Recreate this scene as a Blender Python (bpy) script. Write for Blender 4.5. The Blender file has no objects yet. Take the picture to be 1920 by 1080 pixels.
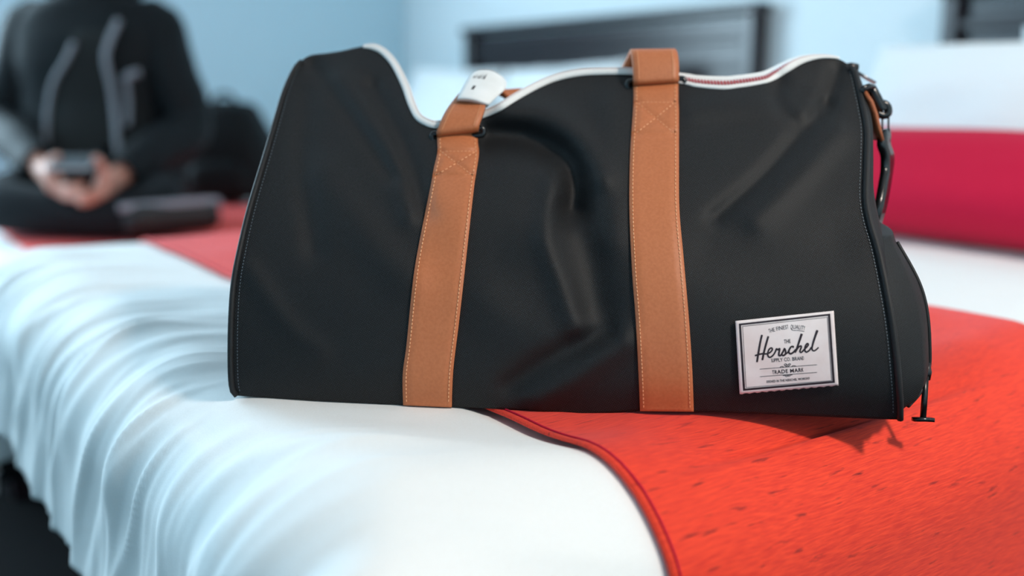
import bpy, bmesh, math, random
from mathutils import Vector, Matrix, noise
random.seed(7)
scene = bpy.context.scene
COL = scene.collection
PI = math.pi

# ------------------------------------------------------------------ camera
TH = math.radians(35.0)          # yaw of the view against the room
PITCH = math.radians(11.33)
FPX = 1867.0                     # 35 mm lens on a 36 mm sensor at 1920 px
CAM = Vector((0, 0, 0.855))
RIGHT = Vector((math.cos(TH), -math.sin(TH), 0))
FWDH = Vector((math.sin(TH), math.cos(TH), 0))
FWD = FWDH * math.cos(PITCH) - Vector((0, 0, math.sin(PITCH)))
UP = FWDH * math.sin(PITCH) + Vector((0, 0, math.cos(PITCH)))
def ray(px, py):
    return FWD + RIGHT * ((px - 960) / FPX) + UP * ((540 - py) / FPX)
def pt(px, py, D):
    return CAM + ray(px, py) * D
def on_plane(px, py, z):
    r = ray(px, py); return CAM + r * ((z - CAM.z) / r.z)

cam = bpy.data.cameras.new('camera'); cam_o = bpy.data.objects.new('camera', cam); COL.objects.link(cam_o)
cam.lens = 35; cam.sensor_width = 36
cam_o.location = CAM; cam_o.rotation_euler = (PI/2 - PITCH, 0, -TH)
cam.dof.use_dof = True; cam.dof.focus_distance = 0.752; cam.dof.aperture_fstop = 2.0
cam.clip_start = 0.05
scene.camera = cam_o

# ------------------------------------------------------------------ light
scene.view_settings.view_transform = 'Standard'; scene.view_settings.look = 'None'
scene.view_settings.exposure = 0.0; scene.view_settings.gamma = 1.0
w = bpy.data.worlds.new('world'); scene.world = w; w.use_nodes = True
w.node_tree.nodes['Background'].inputs[0].default_value = (0.42, 0.68, 1.0, 1)
w.node_tree.nodes['Background'].inputs[1].default_value = 1.0
def area(name, loc, aim, sx, sy, power, col):
    l = bpy.data.lights.new(name, 'AREA'); l.shape = 'RECTANGLE'; l.size = sx; l.size_y = sy
    l.energy = power; l.color = col
    o = bpy.data.objects.new(name, l); COL.objects.link(o); o.location = loc
    o.rotation_euler = (Vector(aim) - Vector(loc)).to_track_quat('-Z', 'Y').to_euler()
    return o
WIN_POWER, LAMP_POWER = 172, 55
area('window_daylight', (-0.85, 4.44, 1.5), (-0.85, 0, 1.5), 2.4, 1.45, WIN_POWER, (0.62, 0.86, 1.0))

# ------------------------------------------------------------------ materials
def new_mat(name):
    m = bpy.data.materials.new(name); m.use_nodes = True
    nt = m.node_tree; b = nt.nodes['Principled BSDF']
    return m, nt, b
def N(nt, t, **kw):
    n = nt.nodes.new(t)
    for k, v in kw.items(): setattr(n, k, v)
    return n
def plain(name, col, rough=0.6, metal=0.0, spec=0.5, sheen=0.0):
    m, nt, b = new_mat(name)
    b.inputs['Base Color'].default_value = (*col, 1); b.inputs['Roughness'].default_value = rough
    b.inputs['Metallic'].default_value = metal; b.inputs['Specular IOR Level'].default_value = spec
    b.inputs['Sheen Weight'].default_value = sheen
    return m
def noisy(name, c1, c2, scale=60, rough=0.7, bump=0.1, dist=0.001, spec=0.4, stretch=(1, 1, 1), rot=0, detail=4, sheen=0.0, lo=0.35, hi=0.65):
    m, nt, b = new_mat(name)
    tc = N(nt, 'ShaderNodeTexCoord'); mp = N(nt, 'ShaderNodeMapping')
    mp.inputs['Scale'].default_value = stretch; mp.inputs['Rotation'].default_value = (0, 0, rot)
    nz = N(nt, 'ShaderNodeTexNoise'); nz.inputs['Scale'].default_value = scale; nz.inputs['Detail'].default_value = detail
    rp = N(nt, 'ShaderNodeValToRGB'); e = rp.color_ramp.elements
    e[0].position = lo; e[0].color = (*c1, 1); e[1].position = hi; e[1].color = (*c2, 1)
    bp = N(nt, 'ShaderNodeBump'); bp.inputs['Strength'].default_value = bump; bp.inputs['Distance'].default_value = dist
    L = nt.links.new
    L(tc.outputs['Object'], mp.inputs['Vector']); L(mp.outputs[0], nz.inputs['Vector'])
    L(nz.outputs['Fac'], rp.inputs['Fac']); L(rp.outputs[0], b.inputs['Base Color'])
    L(nz.outputs['Fac'], bp.inputs['Height']); L(bp.outputs[0], b.inputs['Normal'])
    b.inputs['Roughness'].default_value = rough; b.inputs['Specular IOR Level'].default_value = spec
    b.inputs['Sheen Weight'].default_value = sheen
    return m
def fabric_bag():
    """black woven polyester: tiny light threads on black"""
    m, nt, b = new_mat('black_woven_polyester'); L = nt.links.new
    uv = N(nt, 'ShaderNodeUVMap')
    mp = N(nt, 'ShaderNodeMapping'); mp.inputs['Scale'].default_value = (1, 1, 1); mp.inputs['Rotation'].default_value = (0, 0, 0.5)
    w1 = N(nt, 'ShaderNodeTexWave', bands_direction='X'); w1.inputs['Scale'].default_value = 260; w1.inputs['Distortion'].default_value = 1.0
    w2 = N(nt, 'ShaderNodeTexWave', bands_direction='Y'); w2.inputs['Scale'].default_value = 260; w2.inputs['Distortion'].default_value = 1.0
    mul = N(nt, 'ShaderNodeMath', operation='MULTIPLY')
    nz = N(nt, 'ShaderNodeTexNoise'); nz.inputs['Scale'].default_value = 900; nz.inputs['Detail'].default_value = 2
    mul2 = N(nt, 'ShaderNodeMath', operation='MULTIPLY')
    rp = N(nt, 'ShaderNodeValToRGB'); e = rp.color_ramp.elements
    e[0].position = 0.08; e[0].color = (0.0040, 0.0041, 0.0044, 1); e[1].position = 0.5; e[1].color = (0.042, 0.042, 0.046, 1)
    bp = N(nt, 'ShaderNodeBump'); bp.inputs['Strength'].default_value = 0.35; bp.inputs['Distance'].default_value = 0.0005
    L(uv.outputs[0], mp.inputs['Vector'])
    for q in (w1, w2, nz): L(mp.outputs[0], q.inputs['Vector'])
    L(w1.outputs['Fac'], mul.inputs[0]); L(w2.outputs['Fac'], mul.inputs[1])
    L(mul.outputs[0], mul2.inputs[0]); L(nz.outputs['Fac'], mul2.inputs[1])
    L(mul2.outputs[0], rp.inputs['Fac']); L(rp.outputs[0], b.inputs['Base Color'])
    L(mul.outputs[0], bp.inputs['Height']); L(bp.outputs[0], b.inputs['Normal'])
    b.inputs['Roughness'].default_value = 0.6; b.inputs['Specular IOR Level'].default_value = 0.28
    return m
def runner_mat(name):
    """red slub weave with dark flecks along the weft"""
    m, nt, b = new_mat(name); L = nt.links.new
    tc = N(nt, 'ShaderNodeTexCoord')
    mp = N(nt, 'ShaderNodeMapping'); mp.inputs['Rotation'].default_value = (0, 0, math.radians(20)); mp.inputs['Scale'].default_value = (11, 120, 60)
    nz = N(nt, 'ShaderNodeTexNoise'); nz.inputs['Scale'].default_value = 3.0; nz.inputs['Detail'].default_value = 3
    rp = N(nt, 'ShaderNodeValToRGB'); e = rp.color_ramp.elements
    e[0].position = 0.635; e[0].color = (0, 0, 0, 1); e[1].position = 0.76; e[1].color = (0.85, 0.85, 0.85, 1)
    mp2 = N(nt, 'ShaderNodeMapping'); mp2.inputs['Rotation'].default_value = (0, 0, math.radians(20)); mp2.inputs['Scale'].default_value = (30, 600, 300)
    nz2 = N(nt, 'ShaderNodeTexNoise'); nz2.inputs['Scale'].default_value = 2.0; nz2.inputs['Detail'].default_value = 2
    base = N(nt, 'ShaderNodeValToRGB'); f = base.color_ramp.elements
    f[0].position = 0.3; f[0].color = (0.66, 0.030, 0.014, 1); f[1].position = 0.7; f[1].color = (0.90, 0.060, 0.020, 1)
    mx = N(nt, 'ShaderNodeMixRGB'); mx.inputs['Color2'].default_value = (0.12, 0.006, 0.008, 1)
    bp = N(nt, 'ShaderNodeBump'); bp.inputs['Strength'].default_value = 0.3; bp.inputs['Distance'].default_value = 0.0006
    L(tc.outputs['Object'], mp.inputs[0]); L(tc.outputs['Object'], mp2.inputs[0])
    L(mp.outputs[0], nz.inputs['Vector']); L(mp2.outputs[0], nz2.inputs['Vector'])
    L(nz.outputs['Fac'], rp.inputs['Fac']); L(nz2.outputs['Fac'], base.inputs['Fac'])
    L(rp.outputs[0], mx.inputs['Fac']); L(base.outputs[0], mx.inputs['Color1']); L(mx.outputs[0], b.inputs['Base Color'])
    L(nz2.outputs['Fac'], bp.inputs['Height']); L(bp.outputs[0], b.inputs['Normal'])
    b.inputs['Roughness'].default_value = 0.75; b.inputs['Specular IOR Level'].default_value = 0.25
    b.inputs['Sheen Weight'].default_value = 0.18; b.inputs['Sheen Tint'].default_value = (1.0, 0.6, 0.75, 1)
    return m
M = {}
M['wall'] = noisy('pale_blue_paint', (0.56, 0.76, 0.85), (0.59, 0.785, 0.87), 40, 0.85, 0.05)
M['wall_lit'] = noisy('lit_wall_paint', (0.80, 0.87, 0.90), (0.83, 0.89, 0.915), 40, 0.85, 0.05)  # headboard wall: its brighter light is painted in as a paler colour
M['ceiling'] = noisy('white_ceiling_paint', (0.78, 0.78, 0.77), (0.82, 0.82, 0.81), 60, 0.9, 0.05)
M['carpet'] = noisy('charcoal_carpet', (0.006, 0.006, 0.007), (0.014, 0.014, 0.015), 400, 0.95, 0.6, 0.004, 0.1)
M['white_cotton'] = noisy('white_cotton', (0.80, 0.80, 0.79), (0.84, 0.84, 0.835), 900, 0.8, 0.15, 0.0004, 0.2)
M['pillow_cotton'] = noisy('pillow_cotton', (0.80, 0.80, 0.80), (0.84, 0.84, 0.84), 500, 0.8, 0.1, 0.0005, 0.2)
M['runner'] = runner_mat('red_slub_weave')
M['cushion'] = noisy('crimson_cushion_cloth', (0.50, 0.006, 0.036), (0.58, 0.010, 0.048), 700, 0.85, 0.3, 0.0006, 0.12, sheen=0.05)
M['wood'] = noisy('espresso_wood', (0.012, 0.007, 0.010), (0.024, 0.013, 0.016), 8, 0.28, 0.03, 0.001, 0.5, stretch=(1, 1, 8))
M['bag'] = fabric_bag()
M['bag_dark'] = noisy('black_bag_trim', (0.007, 0.007, 0.008), (0.014, 0.014, 0.015), 1500, 0.6, 0.2, 0.0003, 0.35)
M['leather'] = noisy('tan_leather', (0.48, 0.143, 0.053), (0.53, 0.166, 0.064), 420, 0.48, 0.22, 0.0005, 0.4, detail=6)
M['leather_edge'] = noisy('tan_leather_edge', (0.33, 0.09, 0.032), (0.40, 0.115, 0.042), 300, 0.6, 0.2, 0.0004)
M['thread'] = plain('tan_thread', (0.78, 0.38, 0.19), 0.7)
M['black_thread'] = plain('grey_thread', (0.10, 0.12, 0.14), 0.7)
M['tape'] = noisy('white_zip_tape', (0.80, 0.78, 0.76), (0.87, 0.85, 0.83), 900, 0.7, 0.2, 0.0003)
M['teeth'] = plain('red_zip_teeth', (0.50, 0.055, 0.06), 0.4)
M['black_plastic'] = plain('black_plastic', (0.006, 0.006, 0.007), 0.22, 0, 0.5)
M['dark_metal'] = plain('gunmetal', (0.05, 0.045, 0.045), 0.3, 0.9)
M['steel'] = plain('brushed_steel', (0.45, 0.45, 0.47), 0.3, 1.0)
M['patch'] = noisy('cream_woven_patch', (0.80, 0.66, 0.64), (0.90, 0.80, 0.785), 35, 0.8, 0.1, 0.0003, 0.2)
M['ink'] = plain('dark_plum_thread', (0.016, 0.007, 0.014), 0.7)
M['paper'] = noisy('white_tag_paper', (0.82, 0.81, 0.79), (0.88, 0.87, 0.86), 50, 0.45, 0.05, 0.0005)
M['skin'] = noisy('skin', (0.58, 0.27, 0.20), (0.66, 0.33, 0.25), 30, 0.5, 0.05)
M['jacket'] = noisy('black_softshell', (0.0035, 0.005, 0.0065), (0.0065, 0.0085, 0.0105), 300, 0.65, 0.2, 0.001, 0.18)
M['tshirt'] = noisy('black_jersey', (0.006, 0.007, 0.007), (0.011, 0.012, 0.012), 400, 0.9, 0.2)
M['trousers'] = noisy('charcoal_denim', (0.007, 0.008, 0.010), (0.013, 0.015, 0.018), 500, 0.85, 0.2, 0.001, 0.2)
M['grey_trim'] = plain('grey_reflective_trim', (0.22, 0.23, 0.26), 0.5)
M['lips'] = plain('lips', (0.42, 0.15, 0.12), 0.5)
M['hair'] = plain('dark_hair', (0.012, 0.008, 0.006), 0.5)
M['shoe'] = plain('black_shoe', (0.008, 0.008, 0.009), 0.6)
M['sole'] = plain('grey_rubber_sole', (0.30, 0.30, 0.34), 0.7)
M['phone'] = plain('dark_phone', (0.02, 0.02, 0.025), 0.2)
M['phone_rim'] = plain('silver_phone_rim', (0.35, 0.37, 0.38), 0.35, 0.6)
M['lamp_glass'] = plain('opal_glass', (0.85, 0.82, 0.76), 0.4)
nt = M['lamp_glass'].node_tree; nt.nodes['Principled BSDF'].inputs['Emission Color'].default_value = (1, 0.86, 0.7, 1)
nt.nodes['Principled BSDF'].inputs['Emission Strength'].default_value = 2.0
M['white_paint'] = plain('white_gloss_paint', (0.75, 0.76, 0.77), 0.4)

# ------------------------------------------------------------------ helpers
def tag(o, label=None, cat=None, group=None, kind=None):
    if label: o['label'] = label
    if cat: o['category'] = cat
    if group: o['group'] = group
    if kind: o['kind'] = kind
    return o
def empty(name, loc):
    o = bpy.data.objects.new(name, None); COL.objects.link(o); o.location = loc; o.empty_display_size = 0.1
    return o
def base_of(p):
    """world offset of a parent chain of unrotated objects"""
    v = Vector((0, 0, 0))
    while p is not None: v += Vector(p.location); p = p.parent
    return v
def mesh(name, verts, faces, mat, parent=None, smooth=True, loc=None, uv=None, recalc=True):
    """verts in world coordinates"""
    off = base_of(parent)
    if loc is not None: off = Vector(loc)
    me = bpy.data.meshes.new(name)
    me.from_pydata([tuple(Vector(v) - off) for v in verts], [], faces); me.update()
    if recalc:
        bm = bmesh.new(); bm.from_mesh(me); bmesh.ops.recalc_face_normals(bm, faces=bm.faces[:]); bm.to_mesh(me); bm.free()
    if smooth: me.polygons.foreach_set('use_smooth', [True] * len(me.polygons))
    if uv is not None:
        l = me.uv_layers.new(name='UVMap')
        for lp in me.loops: l.data[lp.index].uv = uv[lp.vertex_index]
    me.materials.append(M[mat] if isinstance(mat, str) else mat)
    o = bpy.data.objects.new(name, me); COL.objects.link(o)
    if parent is not None: o.parent = parent
    elif loc is not None: o.location = loc
    return o
def gridf(nu, nv, close_u=False, off=0):
    f = []
    for i in range(nu - 1 + (1 if close_u else 0)):
        a = i; b = (i + 1) % nu
        for j in range(nv - 1):
            f.append((off + a*nv + j, off + b*nv + j, off + b*nv + j + 1, off + a*nv + j + 1))
    return f
def boxv(lo, hi):
    (a, b, c), (d, e, f) = lo, hi
    return [(a,b,c),(d,b,c),(d,e,c),(a,e,c),(a,b,f),(d,b,f),(d,e,f),(a,e,f)]
BOXF = [(0,3,2,1),(4,5,6,7),(0,1,5,4),(1,2,6,5),(2,3,7,6),(3,0,4,7)]
def bevel(o, wdt, seg=2):
    m = o.modifiers.new('bevel', 'BEVEL'); m.width = wdt; m.segments = seg; m.limit_method = 'ANGLE'
    return o
def box(name, lo, hi, mat, parent=None, bev=0.0, loc=None):
    o = mesh(name, boxv(lo, hi), BOXF, mat, parent, False, loc)
    if bev: bevel(o, bev)
    return o
def catmull(P, n):
    """smooth path through points P (tuples of any length), n samples"""
    P = [tuple(p) for p in P]; k = len(P); out = []
    for s in range(n):
        x = s / (n - 1) * (k - 1); i = min(int(x), k - 2); f = x - i
        p0 = P[max(i-1, 0)]; p1 = P[i]; p2 = P[i+1]; p3 = P[min(i+2, k-1)]
        out.append(tuple(0.5*((2*b) + (-a+c)*f + (2*a-5*b+4*c-d)*f*f + (-a+3*b-3*c+d)*f**3) for a, b, c, d in zip(p0, p1, p2, p3)))
    return out
def interp(T, x):
    """piecewise linear table [(x, y)...]"""
    if x <= T[0][0]: return T[0][1]
    for (a, b), (c, d) in zip(T, T[1:]):
        if x <= c: return b + (d - b) * (x - a) / (c - a)
    return T[-1][1]
def arc_sample(P, n):
    """n points evenly spaced along a polyline"""
    P = [Vector(p) for p in P]; d = [0]
    for a, b in zip(P, P[1:]): d.append(d[-1] + (b - a).length)
    out = []; j = 0
    for i in range(n):
        s = d[-1] * i / (n - 1)
        while j < len(d) - 2 and d[j+1] < s: j += 1
        f = (s - d[j]) / max(d[j+1] - d[j], 1e-9)
        out.append(P[j].lerp(P[j+1], min(max(f, 0), 1)))
    return out
def tube(name, path, r, mat, parent=None, seg=8, loc=None, cyc=False):
    P = [Vector(p) for p in path]; n = len(P); V = []; up = None
    rs = r if isinstance(r, (list, tuple)) else [r] * n
    for i in range(n):
        if cyc: t = (P[(i+1) % n] - P[i-1]).normalized()
        else: t = (P[min(i+1, n-1)] - P[max(i-1, 0)]).normalized()
        if up is None: up = t.orthogonal().normalized()
        up = (up - t * up.dot(t)).normalized(); s = t.cross(up)
        for k in range(seg):
            a = 2*PI*k/seg; V.append(P[i] + (up*math.cos(a) + s*math.sin(a)) * rs[i])
    F = []
    for i in range(n if cyc else n - 1):
        for k in range(seg):
            F.append((i*seg+k, i*seg+(k+1) % seg, ((i+1) % n)*seg+(k+1) % seg, ((i+1) % n)*seg+k))
    if not cyc:
        F.append(tuple(range(seg))[::-1]); F.append(tuple((n-1)*seg+k for k in range(seg)))
    return mesh(name, V, F, mat, parent, True, loc)
def ribbon(name, path, side, wdt, thick, mat, parent=None, loc=None):
    """flat band along path; side = list of unit vectors across the band"""
    P = [Vector(p) for p in path]; V = []; n = len(P)
    for i in range(n):
        t = (P[min(i+1, n-1)] - P[max(i-1, 0)]).normalized(); s = Vector(side[i]).normalized()
        nn = t.cross(s).normalized(); ww = wdt[i] if isinstance(wdt, (list, tuple)) else wdt
        for a, b in ((-1, -1), (-.9, 1), (.9, 1), (1, -1)):
            V.append(P[i] + s*(a*ww/2) + nn*(b*thick/2))
    F = []
    for i in range(n - 1):
        for k in range(4): F.append((i*4+k, i*4+(k+1) % 4, (i+1)*4+(k+1) % 4, (i+1)*4+k))
    F.append((0, 1, 2, 3)); F.append(tuple((n-1)*4+k for k in range(4)))
    return mesh(name, V, F, mat, parent, True, loc)

# ------------------------------------------------------------------ room shell
ZC = 2.45; X0, X1, Y0, Y1 = -2.6, 2.48, -2.0, 4.46
def struct(o): o['kind'] = 'structure'; return o
struct(box('floor', (X0-.1, Y0-.1, -0.1), (X1+.1, Y1+.1, 0), 'carpet'))
struct(box('ceiling', (X0-.1, Y0-.1, ZC), (X1+.1, Y1+.1, ZC+.1), 'ceiling'))
struct(box('wall_headboard', (X1, Y0-.1, 0), (X1+.1, Y1+.1, ZC), 'wall_lit'))
struct(box('wall_back', (X0-.1, Y0-.1, 0), (X1, Y0, ZC), 'wall'))
struct(box('wall_left', (X0-.1, Y0-.1, 0), (X0, Y1+.1, ZC), 'wall'))
# side wall with the window opening, just left of the picture
WX0, WX1, WZ0, WZ1 = -2.1, 0.40, .74, 2.26
V = []; F = []
for lo, hi in (((X0, Y1, 0), (X1, Y1+.1, WZ0)), ((X0, Y1, WZ1), (X1, Y1+.1, ZC)), ((X0, Y1, WZ0), (WX0, Y1+.1, WZ1)), ((WX1, Y1, WZ0), (X1, Y1+.1, WZ1))):
    F += [tuple(len(V)+i for i in f) for f in BOXF]; V += boxv(lo, hi)
struct(mesh('wall_side', V, F, 'wall', None, False))
wf = struct(empty('window_1', ((WX0+WX1)/2, Y1+.05, WZ0)))
box('window_frame', (WX0, Y1+.03, WZ0), (WX0+.05, Y1+.09, WZ1), 'white_paint', wf)
box('window_frame', (WX1-.05, Y1+.03, WZ0), (WX1, Y1+.09, WZ1), 'white_paint', wf)
box('window_frame', (WX0+.05, Y1+.03, WZ0), (WX1-.05, Y1+.09, WZ0+.05), 'white_paint', wf)
box('window_frame', (WX0+.05, Y1+.03, WZ1-.05), (WX1-.05, Y1+.09, WZ1), 'white_paint', wf)
struct(box('baseboard_headboard', (X1-.015, Y0, 0), (X1, Y1-.015, .1), 'white_paint'))
struct(box('baseboard_side', (X0, Y1-.015, 0), (X1-.015, Y1, .1), 'white_paint'))

# ceiling lamp behind the photographer's shoulder
LX, LY = 0.95, -1.0
cl = tag(empty('ceiling_lamp', (LX, LY, ZC)), 'round opal glass ceiling lamp with white rim on the ceiling', 'lamp')
def lathe(name, prof, cx, cy, mat, parent=None, seg=32, loc=None):
    V = []; n = len(prof)
    for k in range(seg):
        a = 2*PI*k/seg
        for r, z in prof: V.append((cx + r*math.cos(a), cy + r*math.sin(a), z))
    return mesh(name, V, gridf(seg, n, True), mat, parent, True, loc)
lathe('mounting_rim', [(0.0, ZC), (.19, ZC), (.195, ZC-.02), (.18, ZC-.03), (0, ZC-.03)], LX, LY, 'white_paint', cl)
lathe('lamp_glass', [(.175, ZC-.03), (.17, ZC-.05), (.13, ZC-.08), (.07, ZC-.095), (0.001, ZC-.1)], LX, LY, 'lamp_glass', cl)
lamp = bpy.data.lights.new('ceiling_lamp_light', 'AREA'); lamp.shape = 'DISK'; lamp.size = 0.30
lamp.energy = LAMP_POWER; lamp.color = (1.0, 0.88, 0.77)
lo_ = bpy.data.objects.new('ceiling_lamp_light', lamp); COL.objects.link(lo_); lo_.location = (LX, LY, ZC-.115)

# ------------------------------------------------------------------ beds
BZ = 0.62
def ridged(x, y, z=0.0):
    q = noise.noise(Vector((x, y, z))); return 1.06 - math.sqrt(q*q + 0.003) * 2.0
def drape(a, lo, hi, r, tail=None):
    """arc-length coordinate -> (position, drop): flat between lo and hi, then a quarter round, then straight down"""
    q = r * PI / 2
    if a < lo:
        s = lo - a
        return (lo - r*math.sin(s/r), r*(1-math.cos(s/r))) if s < q else (lo - r, r + s - q)
    if a > hi:
        s = a - hi
        return (hi + r*math.sin(s/r), r*(1-math.cos(s/r))) if s < q else (hi + r, r + s - q)
    return a, 0.0
BAG_A = on_plane(437, 741, BZ); BAG_B = on_plane(1690, 785, BZ)
BAG_U = (BAG_B - BAG_A).normalized(); BAG_V = Vector((-BAG_U.y, BAG_U.x, 0)); BAG_L = (BAG_B - BAG_A).length
YBOT = [(430, 741), (437, 741), (600, 752), (755, 759), (850, 763), (970, 769), (1060, 775), (1110, 777), (1200, 771), (1300, 772), (1450, 777), (1600, 784), (1690, 787), (1750, 787)]
D_L = (BAG_A - CAM).dot(FWD); D_R = (BAG_B - CAM).dot(FWD)
def Db(px): return D_L + (D_R - D_L) * (px - 437) / (1690 - 437)
def bag_base(px): return pt(px, interp(YBOT, px), Db(px) + .006).z
def near_bag(x, y):
    """0 under the bag, rising to 1 a hand's breadth away: its weight presses the bedding flat"""
    d = Vector((x, y, BZ)) - BAG_A; u = d.dot(BAG_U); v = d.dot(BAG_V)
    du = max(-u, u - BAG_L - .04, 0); dv = max(-v - .02, v - .27, 0); q = min(math.hypot(du, dv) / 0.10, 1)
    return q*q*(3-2*q)
class BedTop:
    """shape of the bedding of one bed; a runs along x (foot to head), b along y"""
    def __init__(s, xf, xh, yn, yf, z, rx, ry, wr): s.xf, s.xh, s.yn, s.yf, s.z, s.rx, s.ry, s.wr = xf, xh, yn, yf, z, rx, ry, wr
    def at(s, a, b, lift=0.0, wr=1.0):
        x, dx = drape(a, s.xf, s.xh + 9, s.rx); y, dy = drape(b, s.yn, s.yf, s.ry)
        d = math.sqrt(dx*dx + dy*dy)
        ex = min(max((s.xf - a) / (s.rx*1.57), 0), 1); ey = min(max((s.yn - b) / (s.ry*1.57), 0), 1); ef = min(max((b - s.yf) / (s.ry*1.57), 0), 1)
        nx = -ex; ny = -ey + ef; nz = max(1 - max(ex, ey, ef), 0.0)
        nv = Vector((nx, ny, nz + 1e-3)).normalized()
        h = lift
        if s.wr > 0 and wr > 0:
            foot = min(max((s.xf + 0.17 - a) / 0.30, 0), 1); foot = foot*foot*(3-2*foot)
            hh = 0.006*noise.noise(Vector((a*4.5, b*4.5, 3))) + 0.0015*ridged(a*7 + b*6, b*12, 7)
            if foot > 0:
                wx = noise.noise(Vector((a*3, b*3, 5)))*0.05 + noise.noise(Vector((a*7, b*6, 8)))*0.012
                bb = b + wx + (a - s.xf)*0.35
                hh += foot*(0.0095*(ridged(bb*9, a*1.8, 1)**3) + 0.0065*(ridged(bb*19 + a*4, a*3.2, 2)**2) + 0.0018*(ridged(bb*42, a*5, 3)**2))
            h += hh*s.wr*wr*near_bag(x, y)
        if s.wr == 1.0:      # the bag's weight: the bedding follows the underside of the bag
            k = 1 - near_bag(x, y)
            if k > 0:
                q = min(max((a - .385)/.03, 0), 1); u = (Vector((x, y, BZ)) - BAG_A).dot(BAG_U)/BAG_L
                px = 437 + 1253*min(max(u, 0), 1)
                h += k*(bag_base(px) - BZ - .0008 - .0085*q*q*(3-2*q))*(1 if d < .02 else 0.3)
        return Vector((x, y, s.z - d)) + nv*h
def sheet(name, T, a0, a1, b0, b1, na, nb, mat, thick, lift=0.0, wr=1.0, extra=None, parent=None, loc=(0, 0, 0)):
    V = []; 
    for i in range(na):
        a = a0 + (a1-a0)*i/(na-1)
        for j in range(nb):
            b = b0 + (b1-b0)*j/(nb-1)
            p = T.at(a, b, lift, wr)
            if extra: p = p + extra(a, b, p)
            V.append(p)
    o = mesh(name, V, gridf(na, nb), mat, parent, True, loc, recalc=False)
    so = o.modifiers.new('thickness', 'SOLIDIFY'); so.thickness = thick; so.offset = -1
    return o
def pillow(name, cen, axw, axh, wdt, hgt, thick, mat, label, cat, group=None, seed=0, crease=0.006):
    """soft stuffed rectangle; axw, axh = unit vectors along width and height, cen = centre"""
    axw = Vector(axw).normalized(); axh = Vector(axh).normalized(); axn = axw.cross(axh).normalized()
    n = 36; V = []; F = []
    for side in (1, -1):
        off = len(V)
        for i in range(n):
            for j in range(n):
                u = -1 + 2*i/(n-1); v = -1 + 2*j/(n-1)
                e = (1-abs(u)**2.6)*(1-abs(v)**2.6)
                th = thick/2*max(e, 0)**0.45
                pin = 1 - 0.055*(1-abs(v)**2)*abs(u)**6; pin2 = 1 - 0.055*(1-abs(u)**2)*abs(v)**6
                wr = crease*noise.noise(Vector((u*2.2+seed, v*2.2, side*3+seed)))*min(e*4, 1)
                V.append(Vector(cen) + axw*(u*wdt/2*pin) + axh*(v*hgt/2*pin2) + axn*(side*(th + 0.002) + wr))
        F += gridf(n, n, False, off)
    b = [i*n for i in range(n)] + [(n-1)*n+j for j in range(1, n)] + [i*n+n-1 for i in range(n-2, -1, -1)] + [j for j in range(n-2, 0, -1)]
    m = len(b); o2 = n*n
    for k in range(m): F.append((b[k], b[(k+1) % m], o2+b[(k+1) % m], o2+b[k]))
    zmin = min(v.z for v in V)
    return tag(mesh(name, V, F, mat, None, True, (cen[0], cen[1], zmin)), label, cat, group)

def bed(name, xf, xh, yn, yf, top, hb0, hb1, label):
    r = tag(empty(name, ((xf+xh)/2, (yn+yf)/2, 0)), label, 'bed')
    bevel(box('bed_base', (xf+.04, yn+.02, .06), (xh, yf-.02, top-.32), 'jacket', r), .01)
    bevel(box('mattress', (xf+.03, yn+.01, top-.32), (xh, yf-.01, top-.05), 'white_cotton', r), .05, 4)
    for x in (xf+.1, xh-.1):
        for y in (yn+.1, yf-.1): box('leg', (x-.03, y-.03, 0), (x+.03, y+.03, .06), 'wood', r)
    h = box('headboard', (X1-.055, hb0+.03, .25), (X1-.02, hb1-.03, 1.075), 'wood', r)
    box('post', (X1-.085, hb0, 0), (X1-.017, hb0+.045, 1.085), 'wood', h, .006)
    box('post', (X1-.085, hb1-.045, 0), (X1-.017, hb1, 1.085), 'wood', h, .006)
    box('top_rail', (X1-.095, hb0-.015, 1.085), (X1-.017, hb1+.015, 1.115), 'wood', h, .008)
    box('moulding', (X1-.075, hb0+.045, 1.0), (X1-.055, hb1-.045, 1.025), 'wood', h, .005)
    box('moulding', (X1-.068, hb0+.045, .915), (X1-.055, hb1-.045, 0.93), 'wood', h, .004)
    return r
XH = X1 - .10
bed('bed', .25, XH, .513, 1.55, BZ, 0.02, 1.52, 'dark wooden bed under the black duffel bag')
T1 = BedTop(.275, XH, .513, 1.56, BZ, .095, .105, 1.0)
near_c = sheet('comforter', T1, -0.005, XH, 0.10, 1.95, 340, 480, 'white_cotton', .012)
tag(near_c, 'rumpled white comforter under the black duffel bag, hanging over the foot of the bed', 'comforter')
def run_extra(a, b, p):
    """slight ruck in front of the bag and soft waves"""
    q = pt(1040, 768, .752); d = Vector((p.x-q.x, p.y-q.y))
    return Vector((0, 0, 0.004*math.exp(-(d.length/.05)**2) + 0.0015*noise.noise(Vector((a*9, b*9, 2)))*near_bag(p.x, p.y)))
r1 = sheet('bed_runner', T1, 0.408, 0.965, 0.16, 1.90, 110, 400, 'runner', .003, .0065, 1.0, run_extra)
tag(r1, 'red slub-weave bed runner lying under the black duffel bag', 'bed runner')
# stitched hem line of the runner
hemp = []
for k in range(160):
    b = 0.16 + 1.74*k/159; p = T1.at(0.414, b, .0072); hemp.append(p + run_extra(.414, b, p))
tube('hem_seam', hemp, 0.0008, 'cushion', r1, 5)

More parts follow.
